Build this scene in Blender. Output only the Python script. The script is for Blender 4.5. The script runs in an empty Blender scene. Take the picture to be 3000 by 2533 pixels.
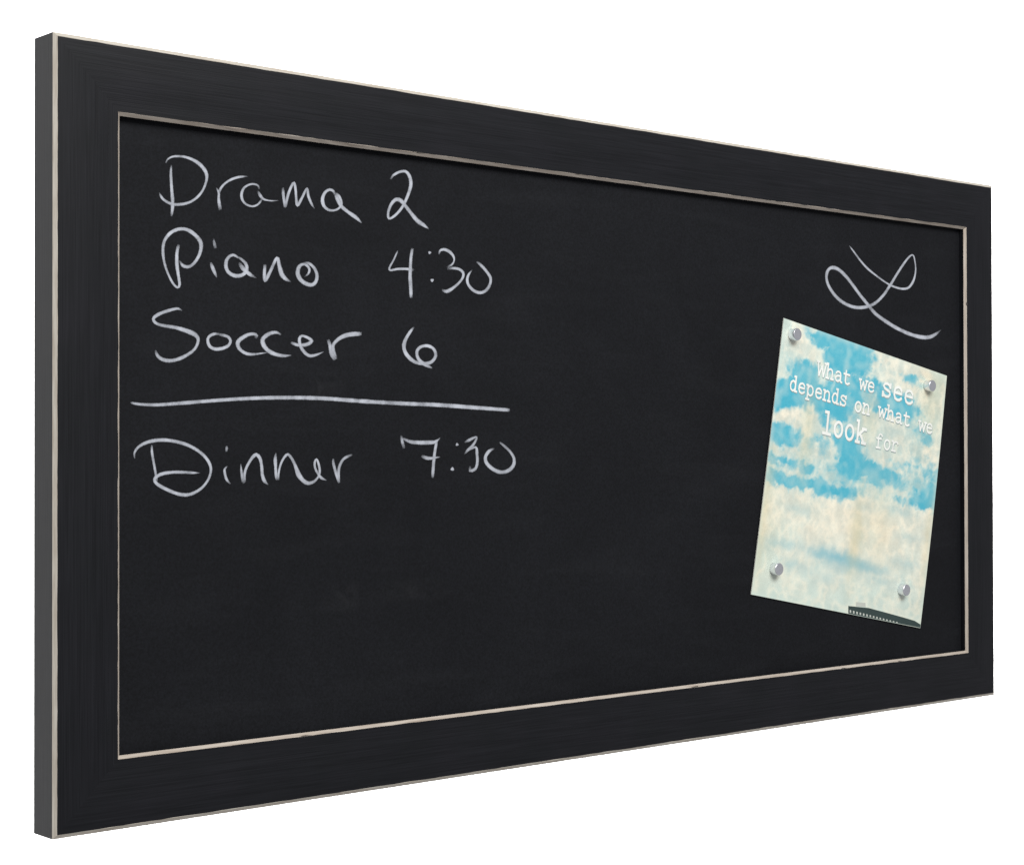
import bpy, bmesh, math, random
from mathutils import Vector, noise

random.seed(7)
scene = bpy.context.scene
col = scene.collection

# ------------------------------------------------------------------ camera
CAM = Vector((-0.64716, -1.26374, 0.29056))
YAW, PIT, ROL, FPX = 0.71947, 0.01116, -0.00199, 5343.06   # solved from the frame's corners (photo is 3000 x 2533)
PW, PH = 3000.0, 2533.0
fw = Vector((math.sin(YAW) * math.cos(PIT), math.cos(YAW) * math.cos(PIT), math.sin(PIT)))
r0 = Vector((math.cos(YAW), -math.sin(YAW), 0))
u0 = r0.cross(fw)
rt = math.cos(ROL) * r0 + math.sin(ROL) * u0
up = -math.sin(ROL) * r0 + math.cos(ROL) * u0
cd = bpy.data.cameras.new('camera')
cam = bpy.data.objects.new('camera', cd)
col.objects.link(cam)
from mathutils import Matrix
m = Matrix((rt, up, -fw)).transposed().to_4x4()
m.translation = CAM
cam.matrix_world = m
cd.sensor_fit = 'HORIZONTAL'
cd.sensor_width = 36.0
cd.lens = 36.0 * FPX / PW
cd.clip_start = 0.01
cd.clip_end = 100
scene.camera = cam

# ------------------------------------------------------------------ light
world = bpy.data.worlds.new('World')
scene.world = world
world.use_nodes = True
bg = world.node_tree.nodes['Background']
bg.inputs['Color'].default_value = (0.97, 0.97, 1.0, 1)
bg.inputs['Strength'].default_value = 0.36

def area(name, loc, target, sx, sy, power, color):
    l = bpy.data.lights.new(name, 'AREA')
    l.shape = 'RECTANGLE'; l.size = sx; l.size_y = sy; l.energy = power; l.color = color
    o = bpy.data.objects.new(name, l); col.objects.link(o)
    o.location = loc
    o.rotation_euler = (Vector(target) - Vector(loc)).to_track_quat('-Z', 'Y').to_euler()
    return o
area('softbox', (0.25, -2.1, 2.0), (0.6, 0, 0.30), 2.0, 1.2, 84, (1.0, 0.985, 0.96))
area('added_backdrop_light', (2.2, 0.12, 1.55), (2.2, 1.5, 1.50), 5.5, 0.5, 150, (1, 1, 1))  # added pair out of view, only to burn the backdrop out to pure white
area('added_backdrop_light', (2.2, 0.12, -0.95), (2.2, 1.5, -0.90), 5.5, 0.5, 150, (1, 1, 1))

scene.view_settings.view_transform = 'Standard'
scene.view_settings.look = 'None'
scene.view_settings.exposure = 0.0
scene.view_settings.gamma = 1.0

# ------------------------------------------------------------------ helpers
def ray(px, py):
    return (rt * ((px - PW / 2) / FPX) + up * (-(py - PH / 2) / FPX) + fw)

def at(px, py, y):
    """point where the photo's pixel meets the plane at depth y (the board, the sheet, a magnet's face)"""
    d = ray(px, py)
    t = (y - CAM.y) / d.y
    return CAM + d * t

def link_mesh(name, verts, faces, mat, parent=None, smooth=False):
    me = bpy.data.meshes.new(name)
    me.from_pydata([tuple(v) for v in verts], [], faces)
    bm = bmesh.new(); bm.from_mesh(me)
    bmesh.ops.recalc_face_normals(bm, faces=bm.faces)
    bm.to_mesh(me); bm.free()
    me.materials.append(mat)
    if smooth:
        for p in me.polygons: p.use_smooth = True
    o = bpy.data.objects.new(name, me)
    col.objects.link(o)
    o.parent = parent
    return o

def tag(o, label=None, cat=None, group=None, kind=None):
    if label: o['label'] = label
    if cat: o['category'] = cat
    if group: o['group'] = group
    if kind: o['kind'] = kind

def lin(*c):
    return [((x / 255) / 12.92 if x <= 10 else (((x / 255) + 0.055) / 1.055) ** 2.4) for x in c]

def new_mat(name):
    mt = bpy.data.materials.new(name); mt.use_nodes = True
    nt = mt.node_tree
    return mt, nt, nt.nodes['Principled BSDF']

def node(nt, typ, **kw):
    n = nt.nodes.new(typ)
    for k, v in kw.items():
        if k in n.inputs: n.inputs[k].default_value = v
        else: setattr(n, k, v)
    return n

def ramp(nt, stops):
    r = nt.nodes.new('ShaderNodeValToRGB')
    e = r.color_ramp.elements
    while len(e) < len(stops): e.new(0.5)
    for el, (p, c) in zip(e, stops):
        el.position = p; el.color = (*c[:3], 1)
    return r

# ------------------------------------------------------------------ materials
_g = [at(1010, 1745, 0.0088), at(1220, 1725, 0.0088), at(960, 1130, 0.0088)]
GHOSTS = [(_g[0].x, _g[0].z, 0.035, 0.016, 0.007), (_g[1].x, _g[1].z, 0.05, 0.014, 0.0065), (_g[2].x, _g[2].z, 0.03, 0.02, 0.006)]   # where an old word was rubbed out
def mat_frame(axis):
    """black paint over wood: fine brushed grain along the rail"""
    mt, nt, b = new_mat('black_frame_paint_' + axis)
    tc = node(nt, 'ShaderNodeTexCoord')
    mp = node(nt, 'ShaderNodeMapping')
    mp.inputs['Scale'].default_value = (14, 900, 900) if axis == 'x' else (900, 900, 14)
    nt.links.new(tc.outputs['Object'], mp.inputs['Vector'])
    n1 = node(nt, 'ShaderNodeTexNoise', Scale=1.0, Detail=4.0, Roughness=0.6)
    nt.links.new(mp.outputs[0], n1.inputs['Vector'])
    n2 = node(nt, 'ShaderNodeTexNoise', Scale=22.0, Detail=3.0)
    nt.links.new(tc.outputs['Object'], n2.inputs['Vector'])
    r = ramp(nt, [(0.25, (0.0040, 0.0044, 0.0060)), (0.75, (0.0118, 0.0128, 0.0160))])
    nt.links.new(n1.outputs['Fac'], r.inputs[0])
    mx = node(nt, 'ShaderNodeMixRGB', blend_type='MULTIPLY'); mx.inputs[0].default_value = 1.0
    r2 = ramp(nt, [(0.3, (0.88, 0.90, 0.88)), (0.7, (1.12, 1.06, 1.08))])
    nt.links.new(n2.outputs['Fac'], r2.inputs[0])
    nt.links.new(r.outputs[0], mx.inputs[1]); nt.links.new(r2.outputs[0], mx.inputs[2])
    nt.links.new(mx.outputs[0], b.inputs['Base Color'])
    b.inputs['Roughness'].default_value = 0.50
    b.inputs['Specular IOR Level'].default_value = 0.17
    bp = node(nt, 'ShaderNodeBump', Strength=0.35, Distance=0.0005)
    nt.links.new(n1.outputs['Fac'], bp.inputs['Height'])
    nt.links.new(bp.outputs[0], b.inputs['Normal'])
    return mt

def mat_edge(axis, brown=0.0):
    """cream edge where the black was rubbed back: tone drifts along the rail, with small dark nicks"""
    mt, nt, b = new_mat(('rubbed_brown_lip_' if brown else 'rubbed_cream_edge_') + axis)
    tc = node(nt, 'ShaderNodeTexCoord')
    mp = node(nt, 'ShaderNodeMapping')
    mp.inputs['Scale'].default_value = (28, 500, 500) if axis == 'x' else (500, 500, 28)
    nt.links.new(tc.outputs['Object'], mp.inputs['Vector'])
    n1 = node(nt, 'ShaderNodeTexNoise', Scale=1.0, Detail=5.0, Roughness=0.65)
    nt.links.new(mp.outputs[0], n1.inputs['Vector'])
    stops = [(0.16, (0.14, 0.11, 0.09)), (0.29, (0.38, 0.33, 0.27)), (0.55, (0.51, 0.475, 0.415)), (0.8, (0.60, 0.57, 0.51))]
    if brown: stops = [(0.16, (0.12, 0.095, 0.075)), (0.30, (0.36, 0.30, 0.245)), (0.55, (0.50, 0.445, 0.385)), (0.8, (0.61, 0.565, 0.50))]
    r = ramp(nt, stops)
    nt.links.new(n1.outputs['Fac'], r.inputs[0])
    nt.links.new(r.outputs[0], b.inputs['Base Color'])
    b.inputs['Roughness'].default_value = 0.6
    b.inputs['Specular IOR Level'].default_value = 0.25
    return mt

def mat_board():
    mt, nt, b = new_mat('black_chalkboard_paint')
    tc = node(nt, 'ShaderNodeTexCoord')
    n1 = node(nt, 'ShaderNodeTexNoise', Scale=7.0, Detail=5.0, Roughness=0.6, Distortion=0.6)   # wiped chalk dust
    nt.links.new(tc.outputs['Object'], n1.inputs['Vector'])
    n2 = node(nt, 'ShaderNodeTexNoise', Scale=520.0, Detail=3.0, Roughness=0.7)                 # tooth of the paint
    nt.links.new(tc.outputs['Object'], n2.inputs['Vector'])
    r1 = ramp(nt, [(0.30, (0.0042, 0.0047, 0.0064)), (0.72, (0.0070, 0.0077, 0.0099))])
    nt.links.new(n1.outputs['Fac'], r1.inputs[0])
    r2 = ramp(nt, [(0.25, (0.45, 0.45, 0.46)), (0.75, (1.55, 1.55, 1.56))])
    nt.links.new(n2.outputs['Fac'], r2.inputs[0])
    mx = node(nt, 'ShaderNodeMixRGB', blend_type='MULTIPLY'); mx.inputs[0].default_value = 1.0
    nt.links.new(r1.outputs[0], mx.inputs[1]); nt.links.new(r2.outputs[0], mx.inputs[2])
    # wiped strokes: stretched noise kept where a broad noise says the eraser passed, and one old word's ghost
    mp = node(nt, 'ShaderNodeMapping'); mp.inputs['Scale'].default_value = (6, 1, 34); mp.inputs['Rotation'].default_value = (0, 0.12, 0)
    nt.links.new(tc.outputs['Object'], mp.inputs['Vector'])
    n3 = node(nt, 'ShaderNodeTexNoise', Scale=1.0, Detail=6.0, Roughness=0.6, Distortion=0.4)
    nt.links.new(mp.outputs[0], n3.inputs['Vector'])
    r3 = ramp(nt, [(0.52, (0, 0, 0)), (0.82, (0.0034, 0.0036, 0.0040))])
    nt.links.new(n3.outputs['Fac'], r3.inputs[0])
    ad = node(nt, 'ShaderNodeMixRGB', blend_type='ADD'); ad.inputs[0].default_value = 1.0
    nt.links.new(mx.outputs[0], ad.inputs[1]); nt.links.new(r3.outputs[0], ad.inputs[2])
    last = ad
    for (gx, gz, rx, rz, amt) in GHOSTS:
        vm = node(nt, 'ShaderNodeMapping', vector_type='POINT')
        vm.inputs['Location'].default_value = (-gx / rx, 0, -gz / rz); vm.inputs['Scale'].default_value = (1 / rx, 0, 1 / rz)
        nt.links.new(tc.outputs['Object'], vm.inputs['Vector'])
        ln = node(nt, 'ShaderNodeVectorMath', operation='LENGTH'); nt.links.new(vm.outputs[0], ln.inputs[0])
        mr = node(nt, 'ShaderNodeMapRange'); mr.inputs['From Min'].default_value = 1.0; mr.inputs['From Max'].default_value = 0.2
        mr.inputs['To Min'].default_value = 0.0; mr.inputs['To Max'].default_value = amt
        nt.links.new(ln.outputs['Value'], mr.inputs['Value'])
        ng = node(nt, 'ShaderNodeTexNoise', Scale=48.0, Detail=5.0, Roughness=0.7, Distortion=1.2)
        nt.links.new(tc.outputs['Object'], ng.inputs['Vector'])
        rg = ramp(nt, [(0.42, (0, 0, 0)), (0.75, (1, 1, 1.05))]); nt.links.new(ng.outputs['Fac'], rg.inputs[0])
        a2 = node(nt, 'ShaderNodeMixRGB', blend_type='ADD')
        nt.links.new(mr.outputs[0], a2.inputs[0]); nt.links.new(last.outputs[0], a2.inputs[1]); nt.links.new(rg.outputs[0], a2.inputs[2])
        last = a2
    nt.links.new(last.outputs[0], b.inputs['Base Color'])
    b.inputs['Roughness'].default_value = 0.75
    b.inputs['Specular IOR Level'].default_value = 0.17
    bp = node(nt, 'ShaderNodeBump', Strength=0.15, Distance=0.0003)
    nt.links.new(n2.outputs['Fac'], bp.inputs['Height'])
    nt.links.new(bp.outputs[0], b.inputs['Normal'])
    return mt

def mat_chalk(name, colour):
    """chalk: solid down the middle of a stroke, broken into grains towards its edges"""
    mt, nt, b = new_mat(name)
    tc = node(nt, 'ShaderNodeTexCoord')
    n1 = node(nt, 'ShaderNodeTexNoise', Scale=1250.0, Detail=3.0, Roughness=0.75)
    nt.links.new(tc.outputs['Object'], n1.inputs['Vector'])
    n2 = node(nt, 'ShaderNodeTexNoise', Scale=110.0, Detail=3.0)
    nt.links.new(tc.outputs['Object'], n2.inputs['Vector'])
    r2 = ramp(nt, [(0.3, [c * 0.70 for c in colour]), (0.7, [min(1, c * 1.14) for c in colour])])
    nt.links.new(n2.outputs['Fac'], r2.inputs[0])
    nt.links.new(r2.outputs[0], b.inputs['Base Color'])
    b.inputs['Roughness'].default_value = 0.95
    b.inputs['Specular IOR Level'].default_value = 0.1
    at_ = node(nt, 'ShaderNodeAttribute', attribute_name='cover')
    sub = node(nt, 'ShaderNodeMath', operation='ADD')
    mul = node(nt, 'ShaderNodeMath', operation='MULTIPLY_ADD')
    nt.links.new(at_.outputs['Fac'], mul.inputs[0]); mul.inputs[1].default_value = 1.45; mul.inputs[2].default_value = -0.72
    nt.links.new(mul.outputs[0], sub.inputs[0]); nt.links.new(n1.outputs['Fac'], sub.inputs[1])
    mr = node(nt, 'ShaderNodeMapRange')
    mr.inputs['From Min'].default_value = 0.10; mr.inputs['From Max'].default_value = 0.95
    mr.inputs['To Min'].default_value = 0.0; mr.inputs['To Max'].default_value = 0.97
    nt.links.new(sub.outputs[0], mr.inputs['Value'])
    nt.links.new(mr.outputs[0], b.inputs['Alpha'])
    return mt

def mat_print():
    mt, nt, b = new_mat('printed_sky')
    tc = node(nt, 'ShaderNodeTexCoord')
    ca = node(nt, 'ShaderNodeAttribute', attribute_name='ink')
    n1 = node(nt, 'ShaderNodeTexNoise', Scale=700.0, Detail=3.0, Roughness=0.7)
    nt.links.new(tc.outputs['Object'], n1.inputs['Vector'])
    r = ramp(nt, [(0.25, (0.90, 0.90, 0.90)), (0.75, (1.08, 1.08, 1.08))])
    nt.links.new(n1.outputs['Fac'], r.inputs[0])
    mx = node(nt, 'ShaderNodeMixRGB', blend_type='MULTIPLY'); mx.inputs[0].default_value = 1.0
    nt.links.new(ca.outputs['Color'], mx.inputs[1]); nt.links.new(r.outputs[0], mx.inputs[2])
    nt.links.new(mx.outputs[0], b.inputs['Base Color'])
    b.inputs['Roughness'].default_value = 0.6
    b.inputs['Specular IOR Level'].default_value = 0.2
    return mt

def mat_plain(name, colour, rough=0.7, spec=0.3, metal=0.0, amount=0.06, scale=60):
    mt, nt, b = new_mat(name)
    tc = node(nt, 'ShaderNodeTexCoord')
    n1 = node(nt, 'ShaderNodeTexNoise', Scale=float(scale), Detail=3.0)
    nt.links.new(tc.outputs['Object'], n1.inputs['Vector'])
    r = ramp(nt, [(0.3, [c * (1 - amount) for c in colour]), (0.7, [min(1, c * (1 + amount)) for c in colour])])
    nt.links.new(n1.outputs['Fac'], r.inputs[0])
    nt.links.new(r.outputs[0], b.inputs['Base Color'])
    b.inputs['Roughness'].default_value = rough
    b.inputs['Specular IOR Level'].default_value = spec
    b.inputs['Metallic'].default_value = metal
    return mt

M_FX, M_FZ = mat_frame('x'), mat_frame('z')
M_EX, M_EZ = mat_edge('x'), mat_edge('z')
M_LX, M_LZ = mat_edge('x', 1), mat_edge('z', 1)
M_BOARD = mat_board()
M_CHALK = mat_chalk('white_chalk', (0.455, 0.48, 0.535))
M_PRINT = mat_print()
M_PAPER = mat_plain('sheet_edge_paper', (0.70, 0.70, 0.64))
M_INK = mat_plain('white_ink', (0.84, 0.86, 0.82), 0.6, 0.2)
M_INKSH = mat_plain('grey_ink', (0.30, 0.38, 0.38), 0.6, 0.2)
M_DARK = mat_plain('slate_ink', (0.040, 0.062, 0.060), 0.6, 0.2)
M_PALE = mat_plain('pale_ink', (0.52, 0.55, 0.50), 0.6, 0.2)
M_CHROME = mat_plain('brushed_chrome', (0.84, 0.85, 0.90), 0.34, 0.5, 1.0, 0.05, 400)
M_BACK = mat_plain('white_backdrop_paper', (0.85, 0.85, 0.85), 0.9, 0.1, 0, 0.01, 3)
M_HARD = mat_plain('brown_hardboard_back', (0.20, 0.13, 0.075), 0.8, 0.2, 0, 0.15, 40)

# ------------------------------------------------------------------ setting: the blank white background
bd = link_mesh('backdrop', [(-5, 1.5, -4), (9, 1.5, -4), (9, 1.5, 5), (-5, 1.5, 5)], [(0, 1, 2, 3)], M_BACK)
tag(bd, 'plain bright white backdrop behind the chalkboard', 'backdrop', kind='structure')

# ------------------------------------------------------------------ chalkboard
W, H, D = 1.22826, 0.61, 0.03187      # outer size, depth (about 48 x 24 in)
C, CY = 0.0029, 0.0020                            # rubbed outer edge
I, B, BD = 0.0544, 0.0024, 0.0027     # frame face width, inner lip width and drop
YB = 0.0088                           # writing surface lies this far behind the frame's face
board = bpy.data.objects.new('chalkboard', None)
col.objects.link(board)
tag(board, 'wide black framed chalkboard with cream rubbed edges and handwritten schedule', 'chalkboard')

def place(side, s, y, end):
    """s = distance in from the outer edge, end 0/1 = which mitre"""
    if side == 'left':   return (s, y, s if end == 0 else H - s)
    if side == 'right':  return (W - s, y, s if end == 0 else H - s)
    if side == 'bottom': return (s if end == 0 else W - s, y, s)
    return (s if end == 0 else W - s, y, H - s)

def sweep(name, side, prof, mat, parent):
    n = len(prof)
    v = [place(side, s, y, 0) for s, y in prof] + [place(side, s, y, 1) for s, y in prof]
    f = [(k, (k + 1) % n, n + (k + 1) % n, n + k) for k in range(n)]
    f += [tuple(range(n)), tuple(range(2 * n - 1, n - 1, -1))]
    return link_mesh(name, v, f, mat, parent)

T = 0.00012
face = [(C + T, 0)]
for k in range(1, 12):                # gently crowned face
    q = k / 12
    s = C + T + (I - C - T) * q
    face.append((s, -0.0007 * math.sin(math.pi * min(1, q * 1.15)) if q < 0.87 else 0.0))
face.append((I - T, 0))
body = [(0, D), (0, CY + T)] + face + [(I + B - 0.0002, BD + T), (I + B - 0.0002, YB + 0.004), (I + B - 0.012, YB + 0.004), (I + B - 0.012, D)]
edge = [(0, CY + T), (0, CY), (C, 0), (C + T, 0)]
lip = [(I - T, 0), (I, -0.00005), (I + B, BD), (I + B - 0.0002, BD + T)]
def worn(name, side, base, prof, mat, parent, seed, amp=0.00034, seg=110):
    """a thin cream strip whose visible borders wander, as rubbed paint does; base: indices of the points that wander"""
    n = len(prof); V, F = [], []
    for k in range(seg + 1):
        t = k / seg
        for q, (s, y) in enumerate(prof):
            if q in base:
                p0 = Vector(place(side, s, y, 0)); p1 = Vector(place(side, s, y, 1))
                L = (p1 - p0).length * t
                j = amp * (noise.noise(Vector((L * 55, seed * 7.3, q * 3.1))) * 1.1 + noise.noise(Vector((L * 240, seed * 3.7, q))) * 0.8)
                if k in (0, seg): j = 0
                a_, b__ = Vector(place(side, s + j, y, 0)), Vector(place(side, s + j, y, 1))
            else:
                a_, b__ = Vector(place(side, s, y, 0)), Vector(place(side, s, y, 1))
            V.append(a_.lerp(b__, t))
    for k in range(seg):
        for q in range(n):
            q2 = (q + 1) % n
            F.append((k * n + q, k * n + q2, (k + 1) * n + q2, (k + 1) * n + q))
    F += [tuple(range(n)), tuple(range(seg * n + n - 1, seg * n - 1, -1))]
    return link_mesh(name, V, F, mat, parent)

def box(name, x0, x1, y0, y1, z0, z1, mat, parent):
    v = [(x, y, z) for x in (x0, x1) for y in (y0, y1) for z in (z0, z1)]
    f = [(0, 1, 3, 2), (4, 6, 7, 5), (0, 4, 5, 1), (2, 3, 7, 6), (0, 2, 6, 4), (1, 5, 7, 3)]
    return link_mesh(name, v, f, mat, parent)

edge = [(0, CY + T), (-0.0001, CY), (C, -0.0001), (C + T, 0.0)]
lip = [(I - T, 0), (I - 0.0001, -0.00012), (I + B, BD), (I + B - 0.0002, BD + T)]
for si, side in enumerate(('left', 'right', 'bottom', 'top')):
    ax = 'z' if side in ('left', 'right') else 'x'
    r = sweep('frame_rail', side, body, M_FZ if ax == 'z' else M_FX, board)
    worn('outer_edge', side, (2, 3), edge, M_EZ if ax == 'z' else M_EX, r, si + 1)['label'] = 'cream rubbed outer edge'
    worn('inner_lip', side, (0, 1), lip, M_LZ if ax == 'z' else M_LX, r, si + 9)['label'] = 'cream inner lip'

e = I + B - 0.008
box('writing_surface', e, W - e, YB, YB + 0.0025, e, H - e, M_BOARD, board)
box('back_panel', e, W - e, YB + 0.005, YB + 0.008, e, H - e, M_HARD, board)

# ------------------------------------------------------------------ chalk writing (strokes followed on the photograph, laid on the board's plane)
def spline(pts, step):
    """Catmull-Rom through (x, y, w)"""
    out = []
    n = len(pts)
    for k in range(n - 1):
        p0 = pts[max(k - 1, 0)]; p1 = pts[k]; p2 = pts[k + 1]; p3 = pts[min(k + 2, n - 1)]
        L = math.hypot(p2[0] - p1[0], p2[1] - p1[1])
        m_ = max(2, int(L / step))
        for j in range(m_):
            t = j / m_
            out.append(tuple(0.5 * ((2 * p1[a]) + (-p0[a] + p2[a]) * t + (2 * p0[a] - 5 * p1[a] + 4 * p2[a] - p3[a]) * t * t
                             + (-p0[a] + 3 * p1[a] - 3 * p2[a] + p3[a]) * t ** 3) for a in range(3)))
    out.append(tuple(pts[-1]))
    return out

def chalk_object(name, label, crop, strokes, mat=None, grow=1.0):
    x0, y0, k = crop
    V, F, A = [], [], []
    lay = 0
    for st in strokes:
        px = [(x0 + a * k, y0 + b * k, max(w * k, 1.2)) for a, b, w in st]
        if len(px) == 1:                                  # a dot
            cx, cy, r = px[0]
            base = len(V)
            V.append(at(cx, cy, YB - 0.0003)); A.append(1.0)
            for rr, cov in ((0.6, 1.0), (1.1, 0.25)):
                for q in range(14):
                    a = q / 14 * 2 * math.pi
                    wob = rr * r * (1 + 0.15 * math.sin(3 * a + cx))
                    V.append(at(cx + wob * math.cos(a), cy + wob * math.sin(a), YB - 0.0003)); A.append(cov)
            for q in range(14):
                q2 = (q + 1) % 14
                F.append((base, base + 1 + q, base + 1 + q2))
                F.append((base + 1 + q, base + 15 + q, base + 15 + q2, base + 1 + q2))
            continue
        sp = spline(px, 5.0)
        n = len(sp)
        base = len(V)
        for j, (x, y, w) in enumerate(sp):
            xa, ya, _ = sp[max(j - 1, 0)]; xb, yb, _ = sp[min(j + 1, n - 1)]
            dx, dy = xb - xa, yb - ya
            L = math.hypot(dx, dy) or 1
            nx, ny = -dy / L, dx / L
            w *= grow * (1 + 0.10 * noise.noise(Vector((x * 0.06, y * 0.06, 3.1))))
            dep = YB - 0.00022 - 0.00012 * j / n - 0.00004 * lay
            tip = min(1.0, 0.35 + min(j, n - 1 - j) / 3 * 0.65)
            press = 0.88 + 0.30 * noise.noise(Vector((x * 0.03, y * 0.03, 9.0))) + 0.12 * noise.noise(Vector((x * 0.11, y * 0.11, 4.0)))
            for off, cov in ((-0.64, 0.0), (-0.32, 0.86), (0.0, 0.94), (0.32, 0.86), (0.64, 0.0)):
                V.append(at(x + nx * w * off, y + ny * w * off, dep)); A.append(cov * tip * press)
        for j in range(n - 1):
            for q in range(4):
                a = base + j * 5 + q
                F.append((a, a + 1, a + 6, a + 5))
        lay += 1
    o = link_mesh(name, V, F, mat or M_CHALK, board)
    att = o.data.attributes.new('cover', 'FLOAT', 'POINT')
    att.data.foreach_set('value', A)
    o['label'] = label
    return o

def shift(st, dx, dy, s):
    return [(dx + x * s, dy + y * s, w * s) for x, y, w in st]

kA = 360 / 2089; kB = 480 / 2089; kC = 520 / 2089; kD = 400 / 2089; kE = kA; kF = 600 / 2089; kG = 340 / 2089; kH = 440 / 2089
def conv(st, frm, to):            # from one enlargement's coordinates to another's
    return [((frm[0] + x * frm[2] - to[0]) / to[2], (frm[1] + y * frm[2] - to[1]) / to[2], w * frm[2] / to[2]) for x, y, w in st]
cA = (440, 440, kA); cB = (800, 480, kB); cC = (440, 650, kC); cD = (1100, 690, kD); cE = (420, 880, kE)
cF = (700, 930, kF); cG = (360, 1260, kG); cH = (620, 1280, kH); cI = (1140, 1250, kD); cJ = (2380, 690, kD); cL = (360, 1130, 1160 / 2089)

drama = [
 [(360,250,30),(352,400,44),(365,650,52),(380,850,62),(378,1000,55),(360,1125,38)],
 [(265,225,25),(290,165,30),(370,115,36),(500,105,42),(640,130,48),(780,195,60),(890,290,66),(955,400,60),(955,520,46),(900,670,42),(800,800,42),(660,890,46),(480,925,52),(350,910,52),(240,850,46),(180,780,40),(155,720,25)],
 [(1125,640,20),(1165,720,40),(1165,820,46),(1175,920,60),(1195,1020,58)],
 [(1170,740,40),(1200,650,45),(1280,560,40),(1400,490,44),(1530,455,44),(1665,445,14)],
 [(1855,665,30),(1835,605,34),(1760,577,36),(1670,592,38),(1590,650,44),(1553,750,48),(1570,850,46),(1630,920,40),(1730,955,36),(1820,930,36),(1880,865,36),(1900,820,30)],
 [(1830,690,36),(1870,770,58),(1920,830,42),(2000,855,26),(2090,862,22),(2190,855,8)],
] + [conv(s, cB, cA) for s in (
 [(125,300,34),(132,400,38),(155,560,38)],
 [(158,550,34),(190,400,36),(235,285,34),(268,242,34),(287,330,34),(296,450,34),(312,532,38),(370,430,34),(432,315,30),(450,410,36),(490,510,34),(530,575,10)],
 [(790,400,30),(770,350,36),(720,330,38),(660,370,40),(630,450,44),(645,530,42),(700,585,38),(770,595,32),(835,570,28),(875,510,30),(845,420,36),(795,372,30)],
 [(790,385,34),(830,465,56),(870,540,46),(950,610,44),(1050,680,50),(1130,755,18)])]
chalk_object('chalk_word', 'the word Drama in white chalk', cA, drama)
two = [[(1500,200,25),(1530,150,30),(1610,105,35),(1690,98,38),(1740,160,44),(1757,260,46),(1730,370,42),(1680,490,38),(1620,590,36),(1540,670,34),(1478,697,32),(1468,620,34),(1510,510,42),(1570,455,52),(1630,470,52),(1690,540,44),(1760,630,46),(1840,725,56),(1910,775,50),(1985,830,14)]]
chalk_object('chalk_numeral', 'the numeral 2 in white chalk', cB, two)
piano = [
 [(335,265,38),(315,370,38),(315,500,42),(330,620,38),(346,735,34),(322,772,30),(270,725,26),(210,610,28),(165,470,32),(150,330,36),(170,220,40),(240,130,42),(340,85,42),(440,95,42),(540,165,46),(596,250,50),(590,350,42),(550,440,38),(490,510,38),(430,530,42),(380,510,38),(345,455,15)],
 [(712,475,26),(735,540,44),(760,600,38),(785,655,12)],
 [(745,195,14),(755,250,36),(768,312,44)],
 [(1050,430,24),(975,390,34),(910,430,42),(890,510,44),(920,590,44),(1000,635,46),(1090,622,44),(1138,560,40),(1120,485,40),(1040,415,26)],
 [(1045,480,34),(1090,545,56),(1150,600,46),(1200,635,38),(1252,662,10)],
 [(1350,500,40),(1345,600,38),(1352,695,38),(1410,590,40),(1492,425,36),(1520,520,46),(1550,620,56),(1600,675,42),(1657,706,10)],
 [(1815,650,8),(1860,610,26),(1872,550,32),(1820,500,32),(1760,520,46),(1735,600,50),(1770,680,50),(1840,730,50),(1910,740,46),(1955,690,42),(1960,610,40),(1920,530,38),(1860,487,36),(1800,492,34)],
]
chalk_object('chalk_word', 'the word Piano in white chalk', cC, piano)
four30 = [
 [(340,230,24),(280,370,28),(215,490,32),(228,532,36),(320,515,38),(420,510,40),(520,515,40),(590,530,48)],
 [(565,195,46),(545,320,46),(535,480,52),(530,640,56),(540,800,56),(545,962,44)],
 [(830,262,22)], [(867,685,25)],
 [(975,290,26),(985,235,34),(1040,212,46),(1120,240,50),(1185,305,40),(1205,370,26),(1175,440,30),(1095,492,46)],
 [(1100,510,46),(1190,500,42),(1280,515,42),(1340,565,42),(1340,630,40),(1290,710,38),(1190,800,46),(1090,855,60),(1015,828,30)],
 [(1550,400,30),(1620,460,46),(1700,550,48),(1760,650,44),(1750,750,44),(1690,840,50),(1600,875,54),(1500,840,48),(1420,750,42),(1405,660,40),(1430,590,34),(1480,525,9)],
]
chalk_object('chalk_numeral', 'the time 4:30 in white chalk', cD, four30)
soccer = [
 [(665,180,14),(620,150,34),(560,140,46),(420,175,56),(270,230,60),(182,290,56),(175,345,50),(240,400,52),(380,435,60),(540,460,66),(700,505,76),(840,560,80),(920,625,66),(930,700,52),(890,800,52),(800,890,56),(650,975,62),(500,1020,66),(370,1015,66),(270,970,60),(220,900,50),(205,840,28)],
 [(1290,572,40),(1200,570,50),(1112,620,50),(1095,690,48),(1130,780,56),(1220,825,60),(1340,815,60),(1440,770,56),(1482,690,50),(1440,620,52),(1350,590,56),(1270,575,40)],
 [(1900,640,56),(1930,600,52),(1880,570,54),(1790,580,60),(1690,630,70),(1610,700,74),(1610,780,70),(1660,850,56),(1760,905,56),(1880,915,46),(2000,900,30),(2108,885,18)],
] + [conv(s, cF, cE) for s in (
 [(430,175,22),(380,152,30),(310,165,42),(247,215,46),(247,270,46),(290,330,44),(360,370,42),(450,390,32),(535,385,14)],
 [(530,255,28),(600,280,34),(690,275,40),(742,240,40),(710,210,30),(645,187,28),(617,215,32),(625,280,34),(660,345,36),(720,390,34),(790,380,26),(865,348,8)],
 [(910,225,36),(930,290,38),(945,370,44),(985,430,46)],
 [(995,425,30),(962,330,36),(967,270,36),(1030,210,40),(1120,175,46),(1252,165,42)])]
chalk_object('chalk_word', 'the word Soccer in white chalk', cE, soccer)
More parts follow.
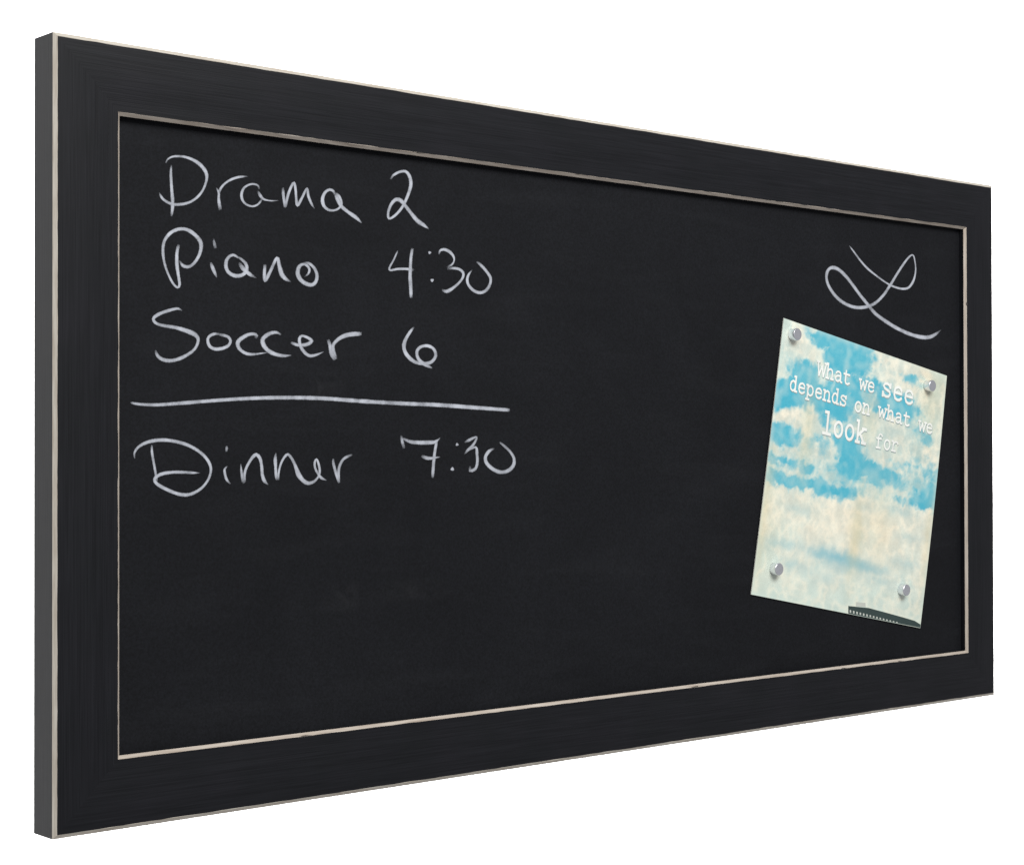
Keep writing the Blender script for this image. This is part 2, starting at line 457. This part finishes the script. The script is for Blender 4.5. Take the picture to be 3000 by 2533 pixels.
six = [[(1785,95,22),(1730,170,32),(1690,250,38),(1685,320,38),(1720,390,38),(1790,450,40),(1880,470,36),(1960,455,36),(2007,390,32),(1985,320,32),(1920,288,32),(1850,302,32),(1815,350,34),(1830,420,36),(1890,475,38),(1972,516,18)]]
chalk_object('chalk_numeral', 'the numeral 6 in white chalk', cF, six)
chalk_object('chalk_line', 'long slightly bowed white chalk line', cL, [[(40,88,11),(90,97,16),(180,100,18),(300,92,20),(450,80,20),(650,67,20),(850,62,21),(1050,66,22),(1250,80,22),(1450,92,22),(1650,100,22),(1850,114,22),(2042,128,19)]])
dinner = [
 [(520,260,34),(525,400,46),(555,580,48),(580,720,46),(602,850,46),(618,920,36)],
 [(215,510,20),(205,420,36),(260,320,52),(380,240,60),(540,190,66),(740,175,66),(940,200,66),(1150,260,62),(1340,360,60),(1490,490,60),(1575,640,52),(1575,780,46),(1510,930,46),(1390,1060,52),(1230,1145,62),(1080,1160,70),(920,1120,66),(740,1040,62),(610,960,62),(570,890,62),(610,830,62),(720,780,60),(900,755,56),(1100,755,56),(1250,765,48),(1385,767,9)],
 [(1870,280,36),(1868,330,48),(1862,385,40)],
 [(1890,640,18),(1832,700,44),(1840,800,50),(1870,890,50),(1940,970,22)],
] + [conv(s, cH, cG) for s in (
 [(405,370,14),(415,480,34),(430,580,44),(445,645,46)],
 [(460,630,38),(460,500,38),(500,390,38),(570,280,46),(620,243,50),(670,290,46),(695,400,44),(705,520,46),(735,610,52),(792,665,14)],
 [(895,215,14),(885,300,46),(890,420,42),(895,520,40),(905,600,36)],
 [(928,598,32),(932,500,30),(960,380,30),(1010,280,36),(1060,240,42),(1110,290,42),(1160,390,46),(1210,520,66),(1270,600,62),(1340,640,56),(1420,620,42),(1470,570,30),(1502,500,34),(1495,400,34),(1460,305,28),(1435,350,32),(1440,430,34),(1480,510,36),(1530,570,40),(1602,602,10)],
 [(1690,295,24),(1695,370,40),(1730,500,44),(1775,640,38)],
 [(1775,620,34),(1765,500,38),(1780,400,40),(1830,310,40),(1900,265,40),(1957,245,28)])]
chalk_object('chalk_word', 'the word Dinner in white chalk', cG, dinner)
seven30 = [
 [(230,330,42),(205,240,48),(185,130,34)],
 [(200,172,36),(320,225,56),(450,240,66),(580,240,66),(700,230,50),(785,165,10)],
 [(728,215,42),(697,400,46),(680,560,48),(670,700,48),(665,780,40)],
 [(495,445,46),(570,475,62),(640,480,50),(780,460,14)],
 [(1040,270,22)], [(968,645,27)],
 [(1155,240,24),(1230,200,50),(1340,155,28),(1290,270,42),(1200,360,46),(1155,415,18)],
 [(1200,365,34),(1325,312,36),(1345,430,44),(1350,540,44),(1320,640,46),(1240,670,54),(1240,600,30)],
 [(1690,235,34),(1770,300,42),(1860,390,44),(1912,490,46),(1900,590,56),(1820,670,60),(1700,692,62),(1580,640,62),(1490,550,56),(1475,460,50),(1530,370,50),(1612,330,32)],
]
chalk_object('chalk_numeral', 'the time 7:30 in white chalk', cI, seven30)
ell = [[(565,155,10),(640,255,26),(740,390,30),(850,510,32),(980,615,28),(1110,710,26),(1240,780,32),(1380,815,36),(1480,790,40),(1550,680,34),(1580,540,22),(1570,400,22),(1545,305,24),(1500,310,28),(1420,400,34),(1300,580,38),(1190,760,42),(1080,920,44),(950,1040,50),(800,1095,56),(640,1095,54),(480,1030,52),(350,920,50),(250,770,44),(215,640,42),(240,530,46),(310,490,56),(400,520,56),(510,620,50),(620,760,48),(730,910,48),(860,1070,50),(960,1190,54),(1120,1310,56),(1300,1420,56),(1500,1510,56),(1680,1555,62),(1800,1550,60),(1890,1505,46),(1970,1440,10)]]
chalk_object('chalk_initial', 'looping script letter L in white chalk', cJ, ell)

# ------------------------------------------------------------------ the printed sheet
YP = YB - 0.0016                      # its front face
PT = 0.0010
kP = 700 / 2089
def p5(x, y): return (2150 + x * kP, 880 + y * kP)
def p6(x, y): return (2150 + x * kP, 1380 + y * kP)
cTL, cTR, cBL, cBR = at(*p5(437, 152), YP), at(*p5(1862, 660), YP), at(*p6(152, 1078), YP), at(*p6(1630, 1368), YP)
# true rectangle fitted to the four corners
cen = (cTL + cTR + cBL + cBR) / 4
ex = ((cTR - cTL) + (cBR - cBL)); PWID = ex.length / 2; ex.normalize()
ez = Vector((-ex.z, 0, ex.x))
PHEI = (((cTL - cBL) + (cTR - cBR)) / 2).dot(ez)
print('sheet', round(PWID, 4), round(PHEI, 4), [round((c - cen).dot(ex), 4) for c in (cTL, cTR, cBL, cBR)], [round((c - cen).dot(ez), 4) for c in (cTL, cTR, cBL, cBR)])
def uvp(px, py):
    q = at(px, py, YP) - cen
    return q.dot(ex) + PWID / 2, q.dot(ez) + PHEI / 2      # metres from the sheet's lower left corner
def sheet_pt(u, v, lift=0.0):
    a_ = 2 * u / PWID - 1
    bow = 0.0016 * a_ * a_ * max(0.0, math.sin(math.pi * v / PHEI)) * (1.0 if a_ > 0 else 0.6)    # edges spring off the board between the magnets
    return cen + ex * (u - PWID / 2) + ez * (v - PHEI / 2) + Vector((0, -lift - bow, 0))

sheet = bpy.data.objects.new('sky_print', None)
col.objects.link(sheet)
tag(sheet, 'tilted sheet printed with blue sky, cream clouds and typewriter quote', 'print')

kS = 700 / 1205
def pS(x, y): return (2150 + x * kS, 880 + y * kS)
blue = [(560,232,105,46,1),(600,290,66,70,1),(470,208,60,28,.9),(540,305,62,46,1),(620,345,42,30,.8),(355,365,62,40,1),(312,342,26,20,.9),(262,458,56,48,1),(230,500,30,30,1),
 (335,488,125,36,1),(460,508,112,42,1),(522,548,72,40,.95),(590,470,80,34,.85),(640,424,70,34,.85),(720,425,50,18,.5),(800,530,105,42,1),(872,548,42,24,.85),(762,500,42,26,.85),(905,562,40,15,.6),
 (520,585,40,24,.8),(470,600,22,26,.8),(240,682,66,36,1),(272,715,52,26,.95),(220,652,30,20,.85),(580,722,52,40,.95),(602,780,46,62,1),(590,842,62,38,1),(680,862,112,26,.95),(760,882,112,18,.8),(540,700,42,22,.85),
 (422,722,50,20,.5),(500,832,40,15,.5),(220,816,62,12,.8),(330,832,60,15,.65),(232,896,72,13,.9),(332,920,92,11,.75),(200,886,42,16,.8),(480,940,92,15,.85),(560,952,62,17,.8),(450,962,60,10,.7),
 (640,892,42,13,.7),(800,906,62,10,.6),(900,852,80,13,.5),(960,812,60,10,.5),(990,882,42,19,.7),(980,962,62,30,.85),(962,1012,62,18,.85),(850,1012,42,6,.5),(962,692,26,20,.75),(940,662,26,12,.6),(900,402,50,11,.45),(430,160,60,10,.2)]
soft = [(520,1290,95,17,.8),(600,1320,85,15,.75),(690,1352,85,9,.5),(430,1276,34,10,.5),(520,1350,60,16,.35),(240,1226,75,8,.35),(150,1235,30,20,.3),(660,1050,60,8,.25),(430,1390,110,10,.2),(820,1060,60,9,.35),(330,1060,70,9,.25),(880,1200,60,10,.25),(760,1420,90,9,.3),(300,1330,60,8,.3),(870,1330,70,9,.25)]
white = [(690,500,40,22),(385,590,66,62),(640,600,60,36),(720,640,90,50),(860,640,90,40),(300,290,40,46),(250,320,30,50),(250,760,70,18),(400,770,80,46),(470,800,60,36),(250,850,80,16),(520,900,80,24),(640,930,60,22),(900,900,66,40),(700,750,60,50),(850,760,120,46)]
def blob(x, y, a, b_):
    u, v = uvp(*pS(x, y)); ua, va = uvp(*pS(x + a, y + a * 0.3)); ub, vb = uvp(*pS(x, y + b_))
    return u, v, abs(ua - u), abs(vb - v)
blobs = [(*blob(q_[0], q_[1], q_[2], q_[3] * (1.45 if q_[1] > 790 else 1.05)), q_[4]) for q_ in blue]
softs = [(*blob(*q_[:4]), q_[4]) for q_ in soft]
clouds = [blob(*q_) for q_ in white]
wash = [(*blob(*q_[:4]), q_[4]) for q_ in [(600,905,300,60,.55),(880,905,160,70,.5),(980,980,80,60,.5),(300,900,160,60,.5),(560,700,160,120,.35),(450,420,260,120,.4),(850,540,140,60,.4),(560,250,160,80,.45),(250,690,110,60,.4),(940,700,70,50,.4),(920,410,80,30,.35)]]
stain = [(*uvp(*p6(215, 480)), 0.010, 0.05, .8), (*uvp(*p6(1690, 600)), 0.008, 0.06, .5), (*uvp(*p5(300, 1480)), 0.010, 0.03, .5), (*uvp(*p6(1065, 560)), 0.012, 0.045, 0.75), (*uvp(*p6(280, 560)), 0.02, 0.05, 0.35), (*uvp(*p6(1260, 450)), 0.03, 0.05, 0.35), (*uvp(*p5(1740, 820)), 0.03, 0.06, .5), (*uvp(*p5(640, 1130)), 0.012, 0.05, .55), (*uvp(*p5(1180, 1050)), 0.015, 0.03, .4)]
NU, NV = 180, 235
V, F, COL = [], [], []
cream, warm, mint, bl1, bl2, yel = lin(231, 230, 216), lin(242, 234, 212), lin(206, 223, 213), lin(72, 176, 199), lin(140, 204, 212), lin(212, 198, 150)
tealc, greyc = lin(138, 190, 200), lin(172, 196, 192)
mixc = lambda a, b, t: [a[i] + (b[i] - a[i]) * t for i in range(3)]
for j in range(NV + 1):
    for i in range(NU + 1):
        u, v = PWID * i / NU, PHEI * j / NV
        V.append(sheet_pt(u, v))
        P = Vector((u * 40, v * 40, 0.3))
        wx = 0.0055 * noise.fractal(P * 2.4, 0.8, 2.1, 6)
        wy = 0.005 * noise.fractal(P * 2.4 + Vector((9, 4, 2)), 0.8, 2.1, 6)
        m_ = 0.0
        for bu, bv, ra, rb, s in blobs:
            d = ((u + wx - bu) / (ra + .002)) ** 2 + ((v + wy - bv) / (rb + .002)) ** 2
            if d < 3.2: m_ = max(m_, s * max(0.0, min(1.0, (1.72 - d ** 0.5) / 0.95)))
        cl = 0.0
        for bu, bv, ra, rb in clouds:
            d = ((u + wx - bu) / (ra + .002)) ** 2 + ((v + wy - bv) / (rb + .002)) ** 2
            if d < 3: cl = max(cl, max(0.0, min(1.0, (1.35 - d ** 0.5) / 0.5)))
        m_ *= 1 - 0.45 * cl
        bil = sum(abs(noise.noise(P * k_ + Vector((k_, 2, 5)))) / w_ for k_, w_ in ((1.5, 1.0), (3.1, 1.8), (6.3, 3.2)))
        fn_ = 0.55 * noise.fractal(P * 4.5 + Vector((2, 8, 1)), 0.7, 2.1, 5)
        m_ = min(1.0, max(0.0, (m_ * (1 + 0.24 * fn_) + 0.04 * fn_ + 0.55 * (bil - 0.30) * (1 if m_ > 0.02 else 0) - 0.03) / 0.80)); m_ = m_ * m_ * (3 - 2 * m_)
        m_ *= 0.88 + 0.35 * noise.noise(P * 2.3 + Vector((3, 3, 3)))
        w1 = 0.5 + 0.8 * noise.fractal(P * 0.55 + Vector((1, 7, 5)), 1.0, 2.0, 4)
        c = mixc(mixc(mint, cream, min(1, max(0, w1 + .15))), warm, min(1, max(0, w1 - 0.30)) * 0.9)
        low = max(0, 1 - v / (PHEI * 0.32))
        c = mixc(c, mint, 0.85 * low)
        mid = math.exp(-((v / PHEI - 0.34) / 0.10) ** 2)
        c = mixc(c, warm, 0.45 * mid)
        shade = 0.98 + (0.08 + 0.09 * min(1, v / PHEI * 1.6)) * noise.fractal(P * 1.9 + Vector((5, 2, 8)), 0.7, 2.1, 6)
        c = [x * shade for x in c]
        puff = min(1.0, max(0.0, 1.25 - 2.2 * bil))
        upw = min(1.0, max(0.25, (v / PHEI - 0.05) * 2.2))
        c = mixc(mixc(c, [x * 1.07 for x in warm], 0.40 * puff), greyc, 0.50 * upw * max(0.0, 0.72 - puff))
        c = mixc(c, mixc(bl2, bl1, min(1, max(0, m_ * 1.15 - .05))), min(1, max(0, m_ * 1.1)))
        ws = 0.0
        for bu, bv, ra, rb, s in wash:
            d = ((u + wx * 1.5 - bu) / ra) ** 2 + ((v + wy * 1.5 - bv) / rb) ** 2
            if d < 6: ws = max(ws, s * math.exp(-d * 0.9))
        c = mixc(c, bl2, min(0.8, ws * (0.75 + 0.9 * fn_)) if ws * (0.75 + 0.9 * fn_) > 0 else 0)
        for bu, bv, ra, rb, s in softs:
            d = ((u + wx - bu) / (ra + .003)) ** 2 + ((v + wy * .6 - bv) / (rb + .003)) ** 2
            if d < 6: c = mixc(c, tealc, min(1, s * 1.1 * math.exp(-d * 0.8)))
        c = mixc(c, greyc, 0.55 * max(0, min(1, cl)) * max(0, 0.25 - 0.9 * noise.fractal(P * 1.4 + Vector((7, 1, 3)), 0.8, 2.1, 5)))
        for bu, bv, ra, rb, s in stain:
            d = ((u + wx * .6 - bu) / ra) ** 2 + ((v + wy - bv) / rb) ** 2
            c = mixc(c, yel, s * 0.55 * math.exp(-d))
        ed = min(u, PWID - u, v, PHEI - v)
        if ed < 0.006: c = mixc(c, mint, 0.35 * (1 - ed / 0.006))
        COL += [min(0.9, x) for x in c] + [1.0]
for j in range(NV):
    for i in range(NU):
        a = j * (NU + 1) + i
        F.append((a, a + 1, a + NU + 2, a + NU + 1))
pf = link_mesh('printed_face', V, F, M_PRINT, sheet, True)
att = pf.data.color_attributes.new('ink', 'FLOAT_COLOR', 'POINT')
att.data.foreach_set('color', COL)
SU, SV = 24, 30
sv, sf = [], []
for back in (0.0002, PT):
    sv += [sheet_pt(PWID * i / SU, PHEI * j / SV, -back) for j in range(SV + 1) for i in range(SU + 1)]
off = (SU + 1) * (SV + 1)
for j in range(SV):
    for i in range(SU):
        a = j * (SU + 1) + i
        sf += [(a, a + 1, a + SU + 2, a + SU + 1), (off + a, off + a + SU + 1, off + a + SU + 2, off + a + 1)]
rim = [i for i in range(SU)] + [j * (SU + 1) + SU for j in range(SV)] + [SV * (SU + 1) + i for i in range(SU, 0, -1)] + [j * (SU + 1) for j in range(SV, 0, -1)]
for k in range(len(rim)):
    a, b_ = rim[k], rim[(k + 1) % len(rim)]
    sf.append((a, b_, off + b_, off + a))
link_mesh('paper_stock', sv, sf, M_PAPER, sheet)

# typewriter letters as strokes in a 60-wide cell, x-height 45
def oval(cx, cy, rx, ry): return [(cx + rx * math.cos(t / 18 * 2 * math.pi), cy + ry * math.sin(t / 18 * 2 * math.pi)) for t in range(19)]
G = {
 'W': [[(2,62),(15,0)],[(15,0),(30,46)],[(30,46),(45,0)],[(45,0),(58,62)],[(-4,62),(12,62)],[(48,62),(64,62)]],
 'h': [[(12,66),(12,0)],[(3,66),(14,66)],[(3,0),(23,0)],[(12,30),(20,41),(32,45),(42,40),(45,30),(45,0)],[(36,0),(55,0)]],
 'a': [[(12,37),(20,44),(32,45),(42,40),(44,30),(44,8),(48,0),(56,0)],[(44,27),(30,26),(16,22),(10,12),(16,2),(28,0),(38,5),(44,12)]],
 't': [[(20,60),(20,10),(26,1),(38,0),(49,6)],[(6,44),(46,44)]],
 'w': [[(5,44),(17,0)],[(17,0),(30,36)],[(30,36),(43,0)],[(43,0),(55,44)],[(-2,44),(14,44)],[(46,44),(62,44)]],
 'e': [[(10,24),(49,24),(47,35),(39,43),(29,45),(16,40),(10,29),(10,16),(16,4),(28,0),(40,2),(49,9)]],
 's': [[(46,34),(40,42),(28,45),(16,42),(11,34),(18,27),(32,23),(45,19),(48,11),(41,2),(28,0),(16,3),(11,11)],[(47,46),(47,33)],[(10,13),(10,-1)]],
 'd': [[(44,66),(44,0)],[(34,66),(46,66)],[(42,0),(56,0)],[(44,30),(36,43),(26,45),(14,38),(9,22),(14,6),(26,0),(36,3),(44,14)]],
 'p': [[(12,45),(12,-19)],[(2,45),(14,45)],[(2,-19),(25,-19)],[(12,30),(20,42),(32,45),(44,38),(49,22),(44,7),(32,0),(20,3),(12,14)]],
 'n': [[(12,45),(12,0)],[(3,45),(14,45)],[(3,0),(23,0)],[(12,30),(20,41),(32,45),(42,40),(45,30),(45,0)],[(36,0),(55,0)]],
 'o': [oval(30, 22.5, 20, 22.5)],
 'l': [[(31,66),(31,0)],[(16,66),(33,66)],[(11,0),(50,0)]],
 'k': [[(14,66),(14,0)],[(5,66),(16,66)],[(5,0),(25,0)],[(14,19),(45,44)],[(25,28),(48,0)],[(36,44),(56,44)],[(38,0),(58,0)]],
 'f': [[(49,57),(43,64),(33,66),(25,61),(22,50),(22,0)],[(8,44),(43,44)],[(8,0),(39,0)]],
 'r': [[(16,45),(16,0)],[(5,45),(18,45)],[(5,0),(35,0)],[(16,28),(24,40),(36,45),(47,43),(51,36)]],
}
def ribbon(pts, w, lift, V, F):
    n = len(pts); base = len(V)
    for j, (x, y) in enumerate(pts):
        xa, ya = pts[max(j - 1, 0)]; xb, yb = pts[min(j + 1, n - 1)]
        dx, dy = xb - xa, yb - ya; L = math.hypot(dx, dy) or 1
        nx, ny = -dy / L * w / 2, dx / L * w / 2
        if j == 0: x, y = x - dx / L * w * .35, y - dy / L * w * .35
        if j == n - 1: x, y = x + dx / L * w * .35, y + dy / L * w * .35
        lf = lift + 0.000015 * j / n
        V += [(x + nx, y + ny, lf), (x - nx, y - ny, lf)]
    for j in range(n - 1):
        a = base + 2 * j
        F.append((a, a + 1, a + 3, a + 2))

def print_word(text, bl, br, xh, sw):
    """bl, br = pixels of the baseline's ends in the enlargement; xh = x-height in metres"""
    u0_, v0_ = uvp(*p5(*bl)); u1_, v1_ = uvp(*p5(*br))
    n = len(text)
    du, dv = (u1_ - u0_), (v1_ - v0_)
    ang = math.atan2(dv, du); L = math.hypot(du, dv)
    sx = L / (n * 60 - 6); sy = xh / 45
    def build(name, mat, du_, dv_, lift):
        V2, F2 = [], []
        for k, ch in enumerate(text):
            jit = random.uniform(-1.2, 1.2) if lift > 0.0001 else 0
            for si, st in enumerate(G[ch]):
                ribbon([((x + k * 60) * sx, y * sy) for x, y in st], sw, lift + 0.00002 * si, V2, F2)
        pts = []
        for x, y, lf in V2:
            uu = u0_ + du_ + x * math.cos(ang) - y * math.sin(ang)
            vv = v0_ + dv_ + x * math.sin(ang) + y * math.cos(ang)
            pts.append(sheet_pt(uu, vv, lf))
        o = link_mesh(name, pts, F2, mat, pf)
        return o
    build('letter_shading', M_INKSH, 0.0007, -0.0009, 0.00006)
    build('printed_word', M_INK, 0, 0, 0.00022)['label'] = 'the printed word ' + text

def xheight(a, b):
    ua, va = uvp(*p5(*a)); ub, vb = uvp(*p5(*b)); return abs(va - vb)
small = 0.0107
words = [('What', (722,648), (1012,738), small, .0023), ('we', (1090,768), (1224,806), small, .0023), ('see', (1282,824), (1562,912), 0.0148, .0032),
         ('depends', (474,777), (980,925), small, .0023), ('on', (1046,960), (1180,998), small, .0023), ('what', (1254,1008), (1532,1100), small, .0023), ('we', (1606,1130), (1726,1166), small, .0023),
         ('look', (756,1150), (1140,1250), 0.0160, .0034), ('for', (1232,1280), (1428,1322), small, .0023)]
for wd in words: print_word(*wd)

# dark rooftop printed in the sheet's lower corner
def patch(name, poly, mat, lift, lab=None):
    pts = []
    for x, y in poly:
        u, v = uvp(*p6(x, y)); u = min(max(u, 0.0004), PWID - 0.0004); v = min(max(v, 0.0004), PHEI - 0.0004)
        pts.append(sheet_pt(u, v, lift))
    o = link_mesh(name, pts, [tuple(range(len(pts)))], mat, pf)
    if lab: o['label'] = lab
    return o
patch('printed_roof', [(1000,1176),(1180,1194),(1320,1232),(1480,1276),(1580,1306),(1632,1338),(1632,1368),(1460,1316),(1250,1266),(1180,1246),(1000,1206)], M_DARK, 0.00006, 'dark slate rooftop')
patch('printed_facade', [(1000,1204),(1180,1244),(1250,1264),(1460,1314),(1632,1362),(1632,1372),(1460,1336),(1250,1294),(1000,1244)], M_DARK, 0.00004, 'dark band of windows below the roof')
patch('printed_lantern', [(1068,1142),(1150,1150),(1152,1186),(1068,1178)], M_PALE, 0.00008, 'small pale turret')
for k in range(15):
    x = 1012 + k * 29; y = 1222 + k * 6.9; h = 24 - k * 1.1
    patch('printed_window', [(x, y - h / 2), (x + 13, y - h / 2 + 3), (x + 13, y + h / 2 + 3), (x, y + h / 2)], M_PALE, 0.00010)

# ------------------------------------------------------------------ magnets
R, HM = 0.0066, 0.0082
prof = [(0.0, 0), (R * 0.97, 0), (R, 0.0003), (R, HM - 0.0011), (R * 0.985, HM - 0.0005), (R * 0.94, HM - 0.00012), (R * 0.88, HM), (0.0, HM)]
NS = 40
mv, mf = [], []
for r_, h_ in prof:
    for k in range(NS):
        a = 2 * math.pi * k / NS
        mv.append((r_ * math.cos(a), -h_, r_ * math.sin(a)))
for j in range(len(prof) - 1):
    for k in range(NS):
        k2 = (k + 1) % NS
        mf.append((j * NS + k, j * NS + k2, (j + 1) * NS + k2, (j + 1) * NS + k))
spots = [((2336.9, 979.4), 'round chrome magnet on the topmost corner of the sky print'),
         ((2732.4, 1129.6), 'round chrome magnet on the print corner closest to the cream lip'),
         ((2283.4, 1666.5), 'round chrome magnet on the plain pale corner below the clouds'),
         ((2656.6, 1727.7), 'round chrome magnet just above the printed dark rooftop')]
first = None
for (px, py), lab in spots:
    p = at(px, py, YP - HM)
    if first is None:
        bm = bmesh.new()
        vs = [bm.verts.new(v) for v in mv]
        for f in mf:
            try: bm.faces.new([vs[k] for k in f])
            except ValueError: pass
        bmesh.ops.remove_doubles(bm, verts=bm.verts, dist=1e-6)
        bmesh.ops.recalc_face_normals(bm, faces=bm.faces)
        me = bpy.data.meshes.new('magnet'); bm.to_mesh(me); bm.free()
        me.materials.append(M_CHROME)
        for pl in me.polygons: pl.use_smooth = abs(pl.normal.y) < 0.9
        first = o = bpy.data.objects.new('magnet', me)
    else:
        o = first.copy()
    col.objects.link(o)
    o.location = (p.x, YP - 0.0003, p.z)
    o.rotation_euler = (0, random.uniform(0, 6), 0)
    tag(o, lab, 'magnet', 'magnets holding the sky print')
